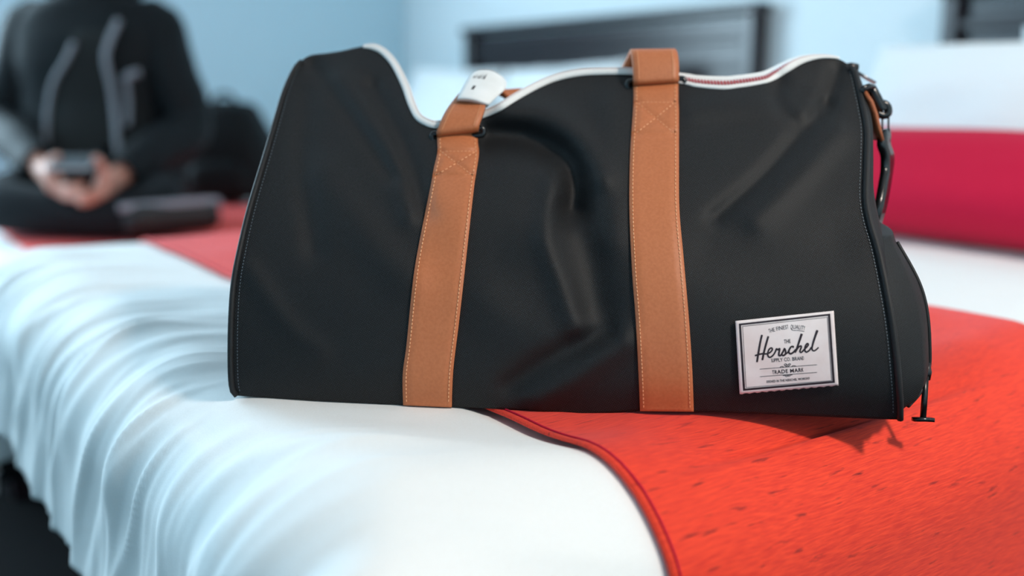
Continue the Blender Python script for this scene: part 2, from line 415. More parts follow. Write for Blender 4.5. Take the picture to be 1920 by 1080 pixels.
BZ2 = 0.487
bed('bed', .20, XH, 2.15, 3.62, BZ2, 2.14, 3.79, 'dark wooden bed on which the person in black sits').name = 'bed.001'
T2 = BedTop(.20, XH, 2.13, 3.60, BZ2, .10, .09, 0.45)
c2 = sheet('comforter', T2, -0.12, XH, 1.78, 3.95, 130, 130, 'white_cotton', .012)
tag(c2, 'white comforter on the bed where the person sits', 'comforter')
r2 = sheet('bed_runner', T2, .38, 1.15, 1.80, 3.93, 50, 130, 'runner', .003, .0065)
tag(r2, 'red bed runner under the sitting person in black', 'bed runner')

# pillows of the near bed, standing against its headboard
def lean(deg): a = math.radians(deg); return (math.sin(a), 0, math.cos(a))
ax = lean(38)
pillow('cushion', (1.43, .78, BZ+.09), (0, 1, 0), lean(44), 1.0, .185, .13, 'cushion', 'long crimson cushion in front of the white pillows', 'cushion', None, 1)
pillow('pillow', (1.69, 0.97, BZ+.170), (0, 1, 0), lean(20), .52, .31, .15, 'pillow_cotton', 'white pillow leaning directly behind the crimson cushion', 'pillow', 'pillows on the near bed', 2)
pillow('pillow', (1.95, 0.80, BZ+.178), (0, 1, .07), lean(14), .56, .325, .15, 'pillow_cotton', 'white pillow with a pointed corner standing against the headboard behind another pillow', 'pillow', 'pillows on the near bed', 5)
# pillows of the far bed
pillow('pillow', (2.17, 2.86, BZ2+.235), (0, 1, -.03), lean(16), .70, .45, .17, 'pillow_cotton', 'white pillow against the far headboard, on the side towards the other bed', 'pillow', 'pillows on the far bed', 8, .035)
pillow('pillow', (2.16, 3.56, BZ2+.235), (0, 1, .03), lean(16), .68, .45, .17, 'pillow_cotton', 'white pillow against the far headboard, on the side towards the blue side wall', 'pillow', 'pillows on the far bed', 11, .035)

# ------------------------------------------------------------------ duffel bag
# folds and dents: polyline, width px, depth m (+ = pushed in)
DENTS = [
    ([(915, 258), (985, 262), (1045, 290), (1078, 335), (1074, 385)], 30, .019),
    ([(1078, 420), (1105, 490), (1122, 570)], 40, .009),
    ([(1047, 318), (1033, 390), (1026, 450), (1052, 530), (1080, 610)], 24, -.006),
    ([(870, 400), (950, 400), (1005, 430)], 70, -.006),
    ([(950, 200), (1030, 212), (1092, 262), (1122, 330)], 28, -.008),
    ([(1140, 622), (1050, 662), (955, 722)], 24, .006),
    ([(1165, 640), (1090, 700), (1010, 750)], 26, -.005),
    ([(905, 560), (960, 620), (1010, 640)], 50, -.003),
    ([(588, 125), (650, 205), (735, 330)], 17, .0045),
    ([(700, 165), (760, 285), (795, 400)], 20, .006),
    ([(640, 150), (735, 290), (772, 400)], 26, -.005),
    ([(575, 175), (570, 330), (590, 470)], 22, .003),
    ([(610, 330), (690, 440), (760, 520)], 40, -.004),
    ([(465, 500), (540, 610), (600, 660)], 22, -.0025),
    ([(1548, 200), (1480, 275), (1424, 337), (1345, 405)], 17, .0055),
    ([(1570, 250), (1500, 330), (1420, 410)], 28, -.0045),
    ([(1300, 205), (1400, 195), (1500, 215)], 28, -.004),
    ([(1462, 150), (1458, 190), (1490, 230)], 16, .004),
    ([(1570, 135), (1552, 190)], 18, .006),
    ([(1340, 470), (1450, 500), (1560, 470)], 60, .003),
    ([(1140, 200), (1150, 320), (1150, 450)], 30, -.003),
]
DENTS = [(catmull(P, 9), wd, am*1.15) for P, wd, am in DENTS]
def segdist(x, y, P):
    best = 1e9
    for (ax_, ay), (bx, by) in zip(P, P[1:]):
        dx, dy = bx-ax_, by-ay; t = ((x-ax_)*dx + (y-ay)*dy) / (dx*dx+dy*dy); t = min(max(t, 0), 1)
        d = math.hypot(x-ax_-t*dx, y-ay-t*dy); best = min(best, d)
    return best
def Df(px, py, dents=True):
    """axis depth of the bag's front cloth at a point of the photograph: bag stands on the bed, front rises and rolls back to the zip"""
    yb = interp(YBOT, px); h = max((yb - py) / 650.0, 0)
    d = Db(px) + 0.125*h**2.0 - 0.020*math.sin(PI*min(h*1.05, 1)) + 0.006*math.exp(-(h/.05)**1.5)
    if dents:
        for P, wd, am in DENTS:
            q = segdist(px, py, P)
            if q < wd*2.6: d += am*math.exp(-(q/wd)**2)
    return d
def fp(px, py, off=0.0, dents=True): return pt(px, py, Df(px, py, dents) - off)
TOP = [(570, 112), (577, 106), (609, 102), (640, 97), (666, 91), (682, 89), (699, 92), (716, 101), (735, 123), (754, 161), (766, 195), (779, 221), (798, 234), (820, 239), (860, 232), (907, 219), (936, 207), (972, 185), (1008, 165), (1044, 150), (1080, 142), (1117, 139), (1184, 139), (1240, 148), (1285, 156), (1307, 161), (1354, 165), (1386, 162), (1424, 156), (1449, 149), (1480, 131), (1506, 117), (1537, 109), (1565, 109), (1580, 114), (1592, 122)]
LEFT = [(444, 742), (435, 728), (432, 680), (433, 600), (438, 530), (449, 470), (468, 390), (498, 290), (520, 215), (532, 175), (546, 142), (558, 122), (570, 112)]
RGT = [(1688, 787), (1687, 742), (1678, 642), (1667, 568), (1648, 475), (1632, 420), (1624, 375), (1625, 312), (1626, 249), (1620, 210), (1610, 165), (1602, 136), (1592, 122)]
BOT = [(444, 742)] + [(x, y) for x, y in YBOT if 500 < x < 1680] + [(1688, 787)]
NU, NV = 190, 110
def px_curve(P, n):
    return [(p.x, p.y) for p in arc_sample([(x, y, 0) for x, y in catmull(P, 400)], n)]
cT, cB, cL, cR = px_curve(TOP, NU), px_curve(BOT, NU), px_curve(LEFT, NV), px_curve(RGT, NV)
def coons(i, j):
    u = i/(NU-1); v = j/(NV-1); r = []
    for k in (0, 1):
        a = (1-v)*cB[i][k] + v*cT[i][k]; b = (1-u)*cL[j][k] + u*cR[j][k]
        c = (1-u)*(1-v)*cB[0][k] + u*(1-v)*cB[-1][k] + (1-u)*v*cT[0][k] + u*v*cT[-1][k]
        r.append(a + b - c)
    return r
bag_root = (BAG_A + BAG_B)/2 + BAG_V*0.13
bag_root.z = BZ
bag = tag(empty('duffel_bag', bag_root), 'black duffel bag with tan leather straps standing on the near bed', 'bag')
V = []; UV = []
for i in range(NU):
    for j in range(NV):
        x, y = coons(i, j); V.append(fp(x, y)); UV.append((x/2500, y/2500))
F = gridf(NU, NV)
# top, back and bottom of the shell
front_n = len(V); back_rows = 26
for i in range(NU):
    tx, ty = cT[i]; bx, by = cB[i]
    top = fp(tx, ty); bot = fp(bx, by); u = i/(NU-1)
    zipb = top + FWDH*0.016 + Vector((0, 0, .002))
    dep = 0.255 - (zipb - bot).dot(FWDH); H = zipb.z - bot.z
    for k in range(back_rows):
        q = k/(back_rows-1); ang = q*PI/2
        p = zipb + FWDH*(dep*math.sin(ang)**0.9 + 0.014*math.sin(PI*q)) + Vector((0, 0, -H*(1-math.cos(ang))**0.85))
        p += (BAG_U*((0.5-u)*0.03*q))
        V.append(p); UV.append((tx/2500, -.1-.3*q))
F += [tuple(f) for f in gridf(NU, back_rows, False, front_n)]
for i in range(NU-1):
    F.append((front_n+i*back_rows, front_n+(i+1)*back_rows, (i+1)*NV+NV-1, i*NV+NV-1))       # under the zip
    F.append((front_n+i*back_rows+back_rows-1, i*NV, (i+1)*NV, front_n+(i+1)*back_rows+back_rows-1))   # bottom
shell = mesh('body', V, F, 'bag', bag, uv=UV)
shell['label'] = 'black woven body with soft dents'

def end_panel(name, edge_i, bulge, sil):
    """closes one end of the barrel; sil(v) = outward bulge in metres"""
    V = []; UV = []; n = NV; m = 13
    fr = [Vector(coons(edge_i, j) + [0]) for j in range(n)]
    frw = [fp(p.x, p.y) for p in fr]
    u = edge_i/(NU-1); i = edge_i
    bk = []
    top = frw[-1]; bot = frw[0]; zipb = top + FWDH*.016 + Vector((0, 0, .002))
    dep = .255 - (zipb-bot).dot(FWDH); H = zipb.z - bot.z
    for j in range(n):
        q = 1 - j/(n-1); ang = q*PI/2
        bk.append(zipb + FWDH*(dep*math.sin(ang)**.9 + .014*math.sin(PI*q)) + Vector((0, 0, -H*(1-math.cos(ang))**.85)) + BAG_U*((.5-u)*.03*q))
    sgn = 1 if edge_i else -1
    for j in range(n):
        for k in range(m):
            f = k/(m-1); p = frw[j].lerp(bk[j], f)
            p += BAG_U*sgn*(sil(j/(n-1))*math.sin(PI*f)**0.6)
            V.append(p); UV.append((f*.25, j/(n-1)*.27))
    return mesh(name, V, gridf(n, m), 'bag', bag, uv=UV)
end_panel('end_panel', 0, 0, lambda v: .004*math.sin(PI*v))
end_panel('end_panel', NU-1, 0, lambda v: .004 + .017*math.sin(PI*min(v*1.0, 1))**0.8)
# corded piping on both end seams, with a fine stitch line beside it
for i, sg in ((0, -1), (NU-1, 1)):
    path = [fp(*coons(i, j), 0.001) for j in range(0, NV, 2)]
    pp = tube('piping', path, 0.0024, 'bag_dark', bag, 8)
    ii = 2 if i == 0 else NU-3
    sv = []; sf = []
    for j in range(2, NV-2):
        a = fp(*coons(ii, j), 0.0008)
        b = fp(*[x+(y-x)*.55 for x, y in zip(coons(ii, j), coons(ii, j+1))], 0.0008)
        s = RIGHT*0.0003
        o = len(sv); sv += [a-s, a+s, b+s, b-s]; sf.append((o, o+1, o+2, o+3))
    mesh('seam_stitching', sv, sf, 'black_thread', pp, recalc=False)

# ---- zip along the ridge
def zip_w(x):   # visible height of the zip band in px, share of front tape
    return interp([(678, 3), (700, 10), (760, 12), (1180, 11), (1270, 16), (1310, 19), (1354, 21), (1424, 19), (1455, 20), (1487, 17), (1512, 11), (1540, 6), (1572, 3)], x)
def open_w(x): return interp([(1180, 0), (1275, 1), (1440, 1), (1500, .25), (1530, 0)], x)
zt = [p for p in px_curve(TOP, 420) if 678 <= p[0] <= 1574]
nz_ = []
for k in range(len(zt)):
    a = zt[max(k-2, 0)]; b = zt[min(k+2, len(zt)-1)]; t = Vector((b[0]-a[0], b[1]-a[1])).normalized(); nz_.append((t.y, -t.x))
def zrow(k, f, back, raise_=0.0):
    x, y = zt[k]; w_ = zip_w(x)
    q = (x + nz_[k][0]*w_*f, y + nz_[k][1]*w_*f)
    return pt(q[0], q[1], Df(x, y) - .0012 + back)
def strip(name, rows, mat, parent, thick=.0012):
    n = len(zt); m = len(rows)
    V = [rows[j](k) for k in range(n) for j in range(m)]
    o = mesh(name, V, gridf(n, m), mat, parent, recalc=False)
    so = o.modifiers.new('thickness', 'SOLIDIFY'); so.thickness = thick; so.offset = 0
    return o
zp = strip('zip_tape', [lambda k: zrow(k, -.12, 0), lambda k: zrow(k, .14 + .5*(1-open_w(zt[k][0])), .001), lambda k: zrow(k, .26 + .74*(1-open_w(zt[k][0])), .0035), lambda k: zrow(k, .70 + .26*(1-open_w(zt[k][0])), .0102)], 'tape', bag)
zp['label'] = 'white front zip tape'
zb = strip('zip_tape', [lambda k: zrow(k, .66 + .26*(1-open_w(zt[k][0])), .010), lambda k: zrow(k, .82 + .10*(1-open_w(zt[k][0])), .012), lambda k: zrow(k, 1.0, .016), lambda k: zrow(k, .9, .024)], 'tape', bag)
zb['label'] = 'white rear zip tape'
V = []; F = []
pos = arc_sample([zrow(k, .30 + .64*(1-open_w(zt[k][0])), .0020) for k in range(len(zt))], 190)
pos2 = arc_sample([zrow(k, .64 + .28*(1-open_w(zt[k][0])), .0070) for k in range(len(zt))], 190)
for k in range(len(pos)-1):
    a, b = pos[k], pos2[k]; t = (pos[k+1]-pos[k])*.28; nn = -FWD*.0012
    o = len(V); V += [a-t, a+t, b+t, b-t, a-t+nn, a+t+nn, b+t+nn, b-t+nn]; F += [tuple(o+q for q in f) for f in BOXF]
tt = mesh('zip_teeth', V, F, 'teeth', bag, False); tt['kind'] = 'stuff'; tt['label'] = 'red zip teeth'
# slider with its pull at the right-hand end of the zip
c = pt(1596, 126, Df(1592, 124) + .012)
sl = tube('zip_slider', [c - RIGHT*.006, c, c + RIGHT*.006], [.003, .0042, .003], 'dark_metal', bag, 8)
pa, pb = pt(1604, 134, Df(1592, 124)+.014), pt(1641, 156, Df(1592, 124)+.014)
ribbon('zip_pull', [pa, pa.lerp(pb, .5), pb], [FWD]*3, .006, .0016, 'steel', sl)

# ---- leather straps
def strap(name, le, re_, ytop, ybot, box_y):
    n = 130; m = 15
    L_ = catmull(le, 300); R_ = catmull(re_, 300)
    def ex(C, y): return interp(sorted((p[1], p[0]) for p in C), y)
    x_ = lambda y, a: ex(L_, y)*(1-a) + ex(R_, y)*a
    seams = []
    y0, y1 = box_y
    sh = lambda a, y: y + (0.5-a)*6
    for (a0, ya, a1, yb_) in ((.09, y0, .91, y1), (.91, y0, .09, y1), (.09, y0, .91, y0), (.09, y1, .91, y1)):
        seams.append((a0, ya, a1, yb_))
    def off(a, y):
        o = .0032 - .0010*(abs(2*a-1)**8)
        for s_ in (.07, .93): o -= .0007*math.exp(-((a-s_)*85/3.0)**2)
        for a0, ya, a1, yb_ in seams:
            d = segdist(a*85, y, [(a0*85, ya), (a1*85, yb_)])
            if d < 12: o -= .0020*math.exp(-(d/3.6)**2)
        if y0 < y < y1 and .1 < a < .9: o += .0009
        return o
    V = []; ring = 2*m
    for i in range(n):
        s_ = i/(n-1)
        for j in range(m):
            a = j/(m-1); y = (ybot(a)*(1-s_) + ytop*s_); V.append(sp(x_(y, a), y, off(a, y)))
        for j in range(m-1, -1, -1):
            a = j/(m-1); y = (ybot(a)*(1-s_) + ytop*s_); V.append(sp(x_(y, a), y, -.0006))
    F = []
    for i in range(n-1):
        for k in range(ring): F.append((i*ring+k, i*ring+(k+1) % ring, (i+1)*ring+(k+1) % ring, (i+1)*ring+k))
    F.append(tuple(range(ring))); F.append(tuple((n-1)*ring+k for k in range(ring)))
    st = mesh(name, V, F, 'leather', bag); st['label'] = 'tan leather strap with stitched edges and a crossed stitch box'
    # stitches
    V = []; F = []
    def stitch(a0, ya, a1, yb_):
        pa, pb = sp(x_(ya, a0), ya, off(a0, ya)+.0003), sp(x_(yb_, a1), yb_, off(a1, yb_)+.0003)
        t = (pb-pa); s = t.cross(FWD).normalized()*.00042; nn = -FWD*.0005
        o = len(V); V.extend([pa-s, pa+s, pb+s, pb-s, pa-s*.6+nn, pa+s*.6+nn, pb+s*.6+nn, pb-s*.6+nn]); F.extend([tuple(o+q for q in f) for f in BOXF])
    for a in (.07, .93):
        y = ytop + 3
        while y < ybot(a) - 8: stitch(a, y, a, y+4.2); y += 7.2
    for a0, ya, a1, yb_ in seams:
        ln = math.hypot((a1-a0)*85, yb_-ya); k = int(ln/7.5)
        for q in range(k):
            f0 = (q+.2)/k; f1 = (q+.75)/k
            stitch(a0+(a1-a0)*f0, ya+(yb_-ya)*f0, a0+(a1-a0)*f1, ya+(yb_-ya)*f1)
    sc = mesh('stitching', V, F, 'thread', st, False); sc['kind'] = 'stuff'
    return st
def sp(px, py, off):    # straps bridge the small folds of the cloth
    d0 = Df(px, py, False); d1 = Df(px, py, True)
    return pt(px, py, min(d0, d1)*.5 + d1*.5 - off)
lsl = [(819, 240), (820, 266), (820, 286), (813, 317), (808, 345), (789, 439), (778, 499), (771, 555), (762, 647), (755, 703), (756, 762)]
lsr = [(896, 234), (896, 266), (898, 288), (893, 323), (889, 350), (880, 430), (873, 494), (861, 601), (850, 693), (847, 766)]
rsl = [(1187, 150), (1188, 187), (1184, 247), (1181, 300), (1180, 393), (1185, 508), (1192, 601), (1198, 717), (1200, 772)]
rsr = [(1272, 150), (1272, 187), (1273, 210), (1273, 300), (1274, 393), (1282, 485), (1292, 601), (1298, 693), (1301, 774)]
sL = strap('strap', lsl, lsr, 242, lambda a: 760+4*a, (284, 328))
sR = strap('strap', rsl, rsr, 152, lambda a: 771+1*a, (192, 250))

def ring_bar(l, r, hh, off):
    """rounded black rectangle ring, seen edge-on at both sides of the strap"""
    c0 = fp(*l, off, False); c1 = fp(*r, off, False); ax_ = (c1-c0).normalized(); up = (UP - ax_*UP.dot(ax_)).normalized()
    path = []
    for cx, s in ((c1, 1), (c0, -1)):
        for k in range(9):
            a = -PI/2 + PI*k/8; path.append(cx + ax_*s*math.cos(a)*hh*.6 + up*math.sin(a)*s*hh)
    return tube('strap_ring', path, .0026, 'black_plastic', bag, 8, cyc=True)
ring_bar((814, 258), (902, 246), .0032, -.0008)
ring_bar((1181, 161), (1279, 155), .0036, -.0002)

# ---- carrying handle: folded end on each strap, band running back behind the ridge
def sheet_px(name, quadrows, thick, mat, parent, m=9, n=40):
    """band through rows of (left px, left py, right px, right py, depth offset left, right)"""
    R = catmull(quadrows, n); V = []
    for r in R:
        for j in range(m):
            a = j/(m-1); x = r[0]*(1-a)+r[2]*a; y = r[1]*(1-a)+r[3]*a; d = r[4]*(1-a)+r[5]*a
            V.append(pt(x, y, d + .0006*abs(2*a-1)**6))
    o = mesh(name, V, gridf(n, m), mat, parent, recalc=False)
    so = o.modifiers.new('thickness', 'SOLIDIFY'); so.thickness = thick; so.offset = 0
    return o, V
dl = Df(858, 250, False); dr = Df(1230, 155, False)
hl, VL = sheet_px('handle', [
    (819, 253, 897, 243, dl-.001, dl-.001), (819, 250, 897, 240, dl-.0065, dl-.0065), (823, 240, 900, 231, dl-.007, dl-.007),
    (833, 218, 908, 208, dl-.001, dl-.001), (846, 198, 913, 189, dl+.010, dl+.012), (862, 178, 925, 178, dl+.024, dl+.030), (880, 162, 938, 168, dl+.038, dl+.046),
    (905, 160, 950, 176, dl+.052, dl+.056), (935, 170, 965, 192, dl+.060, dl+.060), (985, 168, 990, 196, dl+.066, dl+.062),
    (1050, 172, 1050, 202, dl+.072, dl+.066), (1110, 165, 1120, 195, dl+.070, dl+.064)], .0042, 'leather', bag, n=90)
hl['label'] = 'tan leather carrying handle fallen behind the ridge'
hr, VR = sheet_px('handle', [
    (1187, 157, 1272, 152, dr-.001, dr-.001), (1187, 154, 1272, 149, dr-.007, dr-.007), (1187, 146, 1272, 141, dr-.0075, dr-.0075),
    (1186, 125, 1272, 122, dr-.005, dr-.005), (1184, 104, 1270, 104, dr-.0005, dr-.0005), (1183, 97, 1266, 96, dr+.006, dr+.006), (1181, 98, 1260, 97, dr+.014, dr+.014),
    (1176, 108, 1250, 108, dr+.024, dr+.026), (1160, 135, 1235, 135, dr+.034, dr+.038), (1130, 160, 1190, 165, dr+.045, dr+.048), (1100, 168, 1130, 195, dr+.055, dr+.052)], .0042, 'leather', bag, n=80)
hr['label'] = 'tan leather folded handle end'
def fold_stitch(Vg, m, i0, i1, parent):
    V = []; F = []
    for j in (1, m-2):
        for i in range(i0, i1):
            a = Vg[i*m+j]; b = Vg[(i+1)*m+j]; a2 = a.lerp(b, .1); b2 = a.lerp(b, .6); s = RIGHT*.0004; nn = -FWD*.0027 + UP*.0009
            o = len(V); V += [a2-s+nn, a2+s+nn, b2+s+nn, b2-s+nn]; F.append((o, o+1, o+2, o+3))
    q = mesh('stitching', V, F, 'thread', parent, False, recalc=False); q['kind'] = 'stuff'
fold_stitch(VL, 9, 12, 34, hl); fold_stitch(VR, 9, 12, 38, hr)

# ---- woven patch
PQ = [(1379, 602), (1563, 583), (1572, 722), (1387, 738)]
def crop(cx, cy): return (1370 + cx/6.353, 575 + cy/6.353)
def lp(px, py, off): return pt(px, py, Df(px, py, False) - .0012 - off)
def quad_pt(Q, a, b):
    t = [Q[0][k]*(1-a)+Q[1][k]*a for k in (0, 1)]; u = [Q[3][k]*(1-a)+Q[2][k]*a for k in (0, 1)]
    return t[0]*(1-b)+u[0]*b, t[1]*(1-b)+u[1]*b
na, nb = 41, 31
V = []
for i in range(na):
    for j in range(nb):
        a, b = i/(na-1), j/(nb-1); x, y = quad_pt(PQ, a, b)
        if j == nb-1: y += 0.9*math.sin(i*1.9)
        V.append(lp(x, y, .0014))
patch = mesh('brand_patch', V, gridf(na, nb), 'patch', bag, recalc=False)
so = patch.modifiers.new('thickness', 'SOLIDIFY'); so.thickness = .0014; so.offset = 0
patch['label'] = 'cream woven patch with dark lettering'
INK = .00225
def ink_frame(name, Qo, Qi):
    V = []; F = []; n = 24
    for e in range(4):
        for k in range(n):
            f = k/n
            for Q in (Qo, Qi):
                x = Q[e][0]*(1-f)+Q[(e+1) % 4][0]*f; y = Q[e][1]*(1-f)+Q[(e+1) % 4][1]*f; V.append(lp(*crop(x, y), INK))
    m = 4*n
    for k in range(m): F.append((2*k, 2*((k+1) % m), 2*((k+1) % m)+1, 2*k+1))
    return mesh(name, V, F, 'ink', patch, False, recalc=False)
ink_frame('printed_border', [(98, 203), (1186, 83), (1243, 907), (148, 1003)], [(124, 222), (1160, 108), (1214, 886), (172, 976)])
ink_frame('printed_line', [(140, 232), (1155, 124), (1207, 883), (182, 966)], [(145, 237), (1150, 129), (1202, 878), (187, 961)])
def ink_stroke(pts, wd, n=40, taper=None):
    C = catmull(pts, n); V = []; F = []
    for k in range(n):
        a = C[max(k-1, 0)]; b = C[min(k+1, n-1)]; t = Vector((b[0]-a[0], b[1]-a[1])); t = t.normalized() if t.length else Vector((1, 0))
        ww = wd*(taper(k/(n-1)) if taper else 1)/2; x, y = C[k][:2]
        e = .6 if k in (0, n-1) else 1
        V += [lp(*crop(x - t.y*ww*e, y + t.x*ww*e), INK), lp(*crop(x + t.y*ww*e, y - t.x*ww*e), INK)]
    for k in range(n-1): F.append((2*k, 2*k+1, 2*k+3, 2*k+2))
    return V, F
def ink_strokes(name, strokes):
    V = []; F = []
    for s in strokes:
        v, f = ink_stroke(*s); o = len(V); V += v; F += [tuple(o+q for q in ff) for ff in f]
    return mesh(name, V, F, 'ink', patch, False, recalc=False)
W = 22
sw = lambda f: 1.25 - .45*f
ink_strokes('script_lettering', [
    ([(374, 335), (352, 430), (330, 560), (314, 662)], 24, 30),
    ([(450, 352), (424, 440), (398, 540), (378, 638)], 24, 30),
    ([(288, 584), (330, 572), (380, 560), (428, 562), (470, 545), (497, 512), (487, 492), (462, 505), (444, 545), (446, 588), (470, 603), (503, 582), (530, 542), (548, 496)], W*.9, 70),
    ([(543, 498), (562, 512), (585, 502), (577, 545), (576, 580), (598, 578), (628, 530), (646, 492)], W, 50),
    ([(640, 495), (655, 530), (652, 565), (628, 582), (606, 572)], W, 30),
    ([(650, 570), (680, 545), (700, 505), (722, 477), (746, 474), (742, 492)], W*.8, 40),
    ([(718, 480), (698, 515), (694, 546), (716, 561), (748, 543), (778, 508)], W, 40),
    ([(848, 322), (822, 400), (795, 480), (768, 550)], 24, 30, sw),
    ([(775, 535), (808, 484), (836, 468), (842, 484), (826, 530), (842, 545), (872, 515), (908, 480), (926, 452), (912, 440), (892, 468), (884, 515), (902, 541), (938, 520), (962, 482)], W*.9, 80),
    ([(1034, 280), (1004, 365), (978, 450), (970, 505), (990, 526), (1020, 512), (1048, 485)], 27, 50, lambda f: 1.1 - .45*min(f*1.6, 1)),
])
for q in (([(345, 745), (690, 718), (1030, 692)], 6), ([(348, 835), (690, 808), (1030, 783)], 6), ([(718, 262), (745, 282), (800, 283), (878, 295)], 6)):
    ink_strokes('printed_rule', [q])
orn = ink_strokes('printed_ornament', [([(588, 721), (612, 712), (632, 718)], 6), ([(728, 708), (752, 702), (775, 706)], 6),
    ([(676, 715), (650, 705), (640, 690), (655, 680), (668, 692), (652, 698)], 7), ([(680, 715), (702, 702), (714, 686), (702, 677), (690, 690), (704, 694)], 7), ([(665, 680), (692, 712)], 4), ([(692, 680), (665, 712)], 4),
    ([(622, 822), (680, 818), (738, 812)], 7), ([(650, 828), (668, 835), (682, 826), (696, 832), (712, 822)], 6)])
orn['kind'] = 'stuff'
def ink_text(name, body, base, hgt, bold=0.0, spacing=1.0):
    """flat lettering; base = list of crop points that the baseline follows"""
    cu = bpy.data.curves.new(name, 'FONT'); cu.body = body; cu.offset = bold; cu.space_character = spacing; cu.resolution_u = 3
    ob = bpy.data.objects.new(name, cu); COL.objects.link(ob); bpy.context.view_layer.update()
    me0 = ob.to_mesh(); vs = [v.co.copy() for v in me0.vertices]; fs = [tuple(p.vertices) for p in me0.polygons]
    ob.to_mesh_clear(); bpy.data.objects.remove(ob); bpy.data.curves.remove(cu)
    x0 = min(v.x for v in vs); x1 = max(v.x for v in vs); hh = 0.69
    C = catmull(base, 60); V = []
    for v in vs:
        f = (v.x-x0)/(x1-x0)*59; i = min(int(f), 58); g = f-i
        bx = C[i][0]*(1-g)+C[i+1][0]*g; by = C[i][1]*(1-g)+C[i+1][1]*g
        t = Vector((C[i+1][0]-C[i][0], C[i+1][1]-C[i][1])).normalized(); s = v.y/hh*hgt
        V.append(lp(*crop(bx + t.y*s, by - t.x*s), INK))
    return mesh(name, V, fs, 'ink', patch, False, recalc=False)
ink_text('printed_lettering', 'THE FINEST', [(462, 314), (570, 284), (692, 262)], 48)
ink_text('printed_lettering', 'QUALITY', [(714, 264), (800, 268), (882, 280)], 50)
ink_text('printed_lettering', 'THE', [(640, 439), (676, 436), (715, 432)], 46, .012)
ink_text('printed_lettering', 'SUPPLY CO. BRAND', [(486, 662), (680, 648), (874, 634)], 43, .008)
ink_text('printed_lettering', 'TRADE MARK', [(498, 804), (684, 789), (870, 773)], 44, .02, 1.1)
ink_text('printed_lettering', 'DESIGNED IN THE HERSCHEL WORKSHOP', [(428, 908), (686, 888), (944, 866)], 27, .015)

# ---- shoe pocket at the right-hand end
SIL = [(1674, 440), (1680, 446), (1692, 452), (1708, 469), (1722, 498), (1733, 535), (1739, 568), (1741, 605), (1742, 680), (1741, 716), (1732, 742), (1720, 766), (1700, 782), (1690, 786)]
SEAM = [(1640, 446), (1646, 468), (1652, 490), (1658, 520), (1664, 550), (1670, 585), (1676, 625), (1680, 660), (1684, 695), (1687, 725), (1688, 748), (1689, 765), (1689, 778), (1688, 786)]
V = []; n = 60; m = 19
cs = catmull(SIL, n); ce = catmull(SEAM, n)
def px_of(p):
    d = p - CAM; return 960 + FPX*d.dot(RIGHT)/d.dot(FWD)
etop = fp(*cT[-1]); ebot = fp(*cB[-1]); ezip = etop + FWDH*.016 + Vector((0, 0, .002)); edep = .255 - (ezip-ebot).dot(FWDH); eH = ezip.z - ebot.z
def back_edge(z):
    c_ = min(max((ezip.z - z)/eH, 0), 1)**(1/.85); ang = math.acos(1 - c_); q = ang/(PI/2)
    p = ezip + FWDH*(edep*math.sin(ang)**.9 + .014*math.sin(PI*q)) - BAG_U*(.015*q); p.z = z
    return p
outer = []
for i in range(n):
    fr_ = fp(ce[i][0]+4, ce[i][1], -.004, False); bk_ = back_edge(fr_.z)
    def prow(b_): return [fr_.lerp(bk_, .03 + .94*j/(m-1)) + BAG_U*(b_*max(math.sin(PI*j/(m-1)), 0)**.45) for j in range(m)]
    lo, hi = 0.0, .12
    for _ in range(24):
        mid = (lo+hi)/2
        if max(px_of(p) for p in prow(mid)) < cs[i][0]: lo = mid
        else: hi = mid
    row = prow(lo if i else .004); V += row
    outer.append(max(row, key=px_of))
pocket = mesh('shoe_pocket', V, gridf(n, m), 'bag', bag, uv=[(q.x, q.z) for q in V])
zs = [outer[i] + BAG_U*.0005 for i in range(4, n-4)]
zs = [sum((zs[min(max(i+k, 0), len(zs)-1)] for k in (-3, -2, -1, 0, 1, 2, 3)), Vector())/7 for i in range(len(zs))]
tube('pocket_zip', zs, .0016, 'bag_dark', pocket, 6)
c0 = min(outer, key=lambda p: abs((540 - FPX*(p-CAM).dot(UP)/(p-CAM).dot(FWD)) - 698)); dz = (c0-CAM).dot(FWD) - .004
c = pt(1737, 698, dz)
sl2 = tube('zip_slider', [c+UP*.007, c, c-UP*.006], [.003, .0042, .003], 'dark_metal', pocket, 8)
ribbon('zip_pull', [pt(1736, 706, dz-.004), pt(1734, 745, dz-.005), pt(1731, 784, dz-.006)], [RIGHT]*3, .0042, .0022, 'dark_metal', pocket)
ribbon('zip_pull_tip', [pt(1712, 786, dz-.007), pt(1731, 786, dz-.007), pt(1750, 787, dz-.007)], [FWD]*3, .006, .003, 'black_plastic', pocket)

# ---- side ring, snap hook and shoulder strap at the right-hand end
ds = Df(1620, 220, False) + .030
tabp = [pt(1612, 172, ds), pt(1624, 190, ds-.002), pt(1632, 212, ds-.003), pt(1639, 242, ds-.003), pt(1644, 262, ds)]
tb = ribbon('side_tab', tabp, [FWDH]*5, .03, .003, 'leather_edge', bag); tb['label'] = 'tan leather side tab'
tube('side_ring', [pt(1618, 166, ds-.014), pt(1628, 162, ds-.012), pt(1638, 164, ds), pt(1640, 172, ds+.012), pt(1630, 190, ds+.014), pt(1622, 186, ds), pt(1616, 176, ds-.012)], .0026, 'black_plastic', bag, 8, cyc=True)
hk = tube('snap_hook', catmull([pt(1622, 170, ds), pt(1634, 168, ds), pt(1640, 180, ds), pt(1648, 196, ds), pt(1656, 208, ds)], 14), [.003, .0036, .004, .0042, .0044, .0046, .0048, .005, .005, .005, .005, .005, .0048, .0045], 'black_plastic', bag, 10)
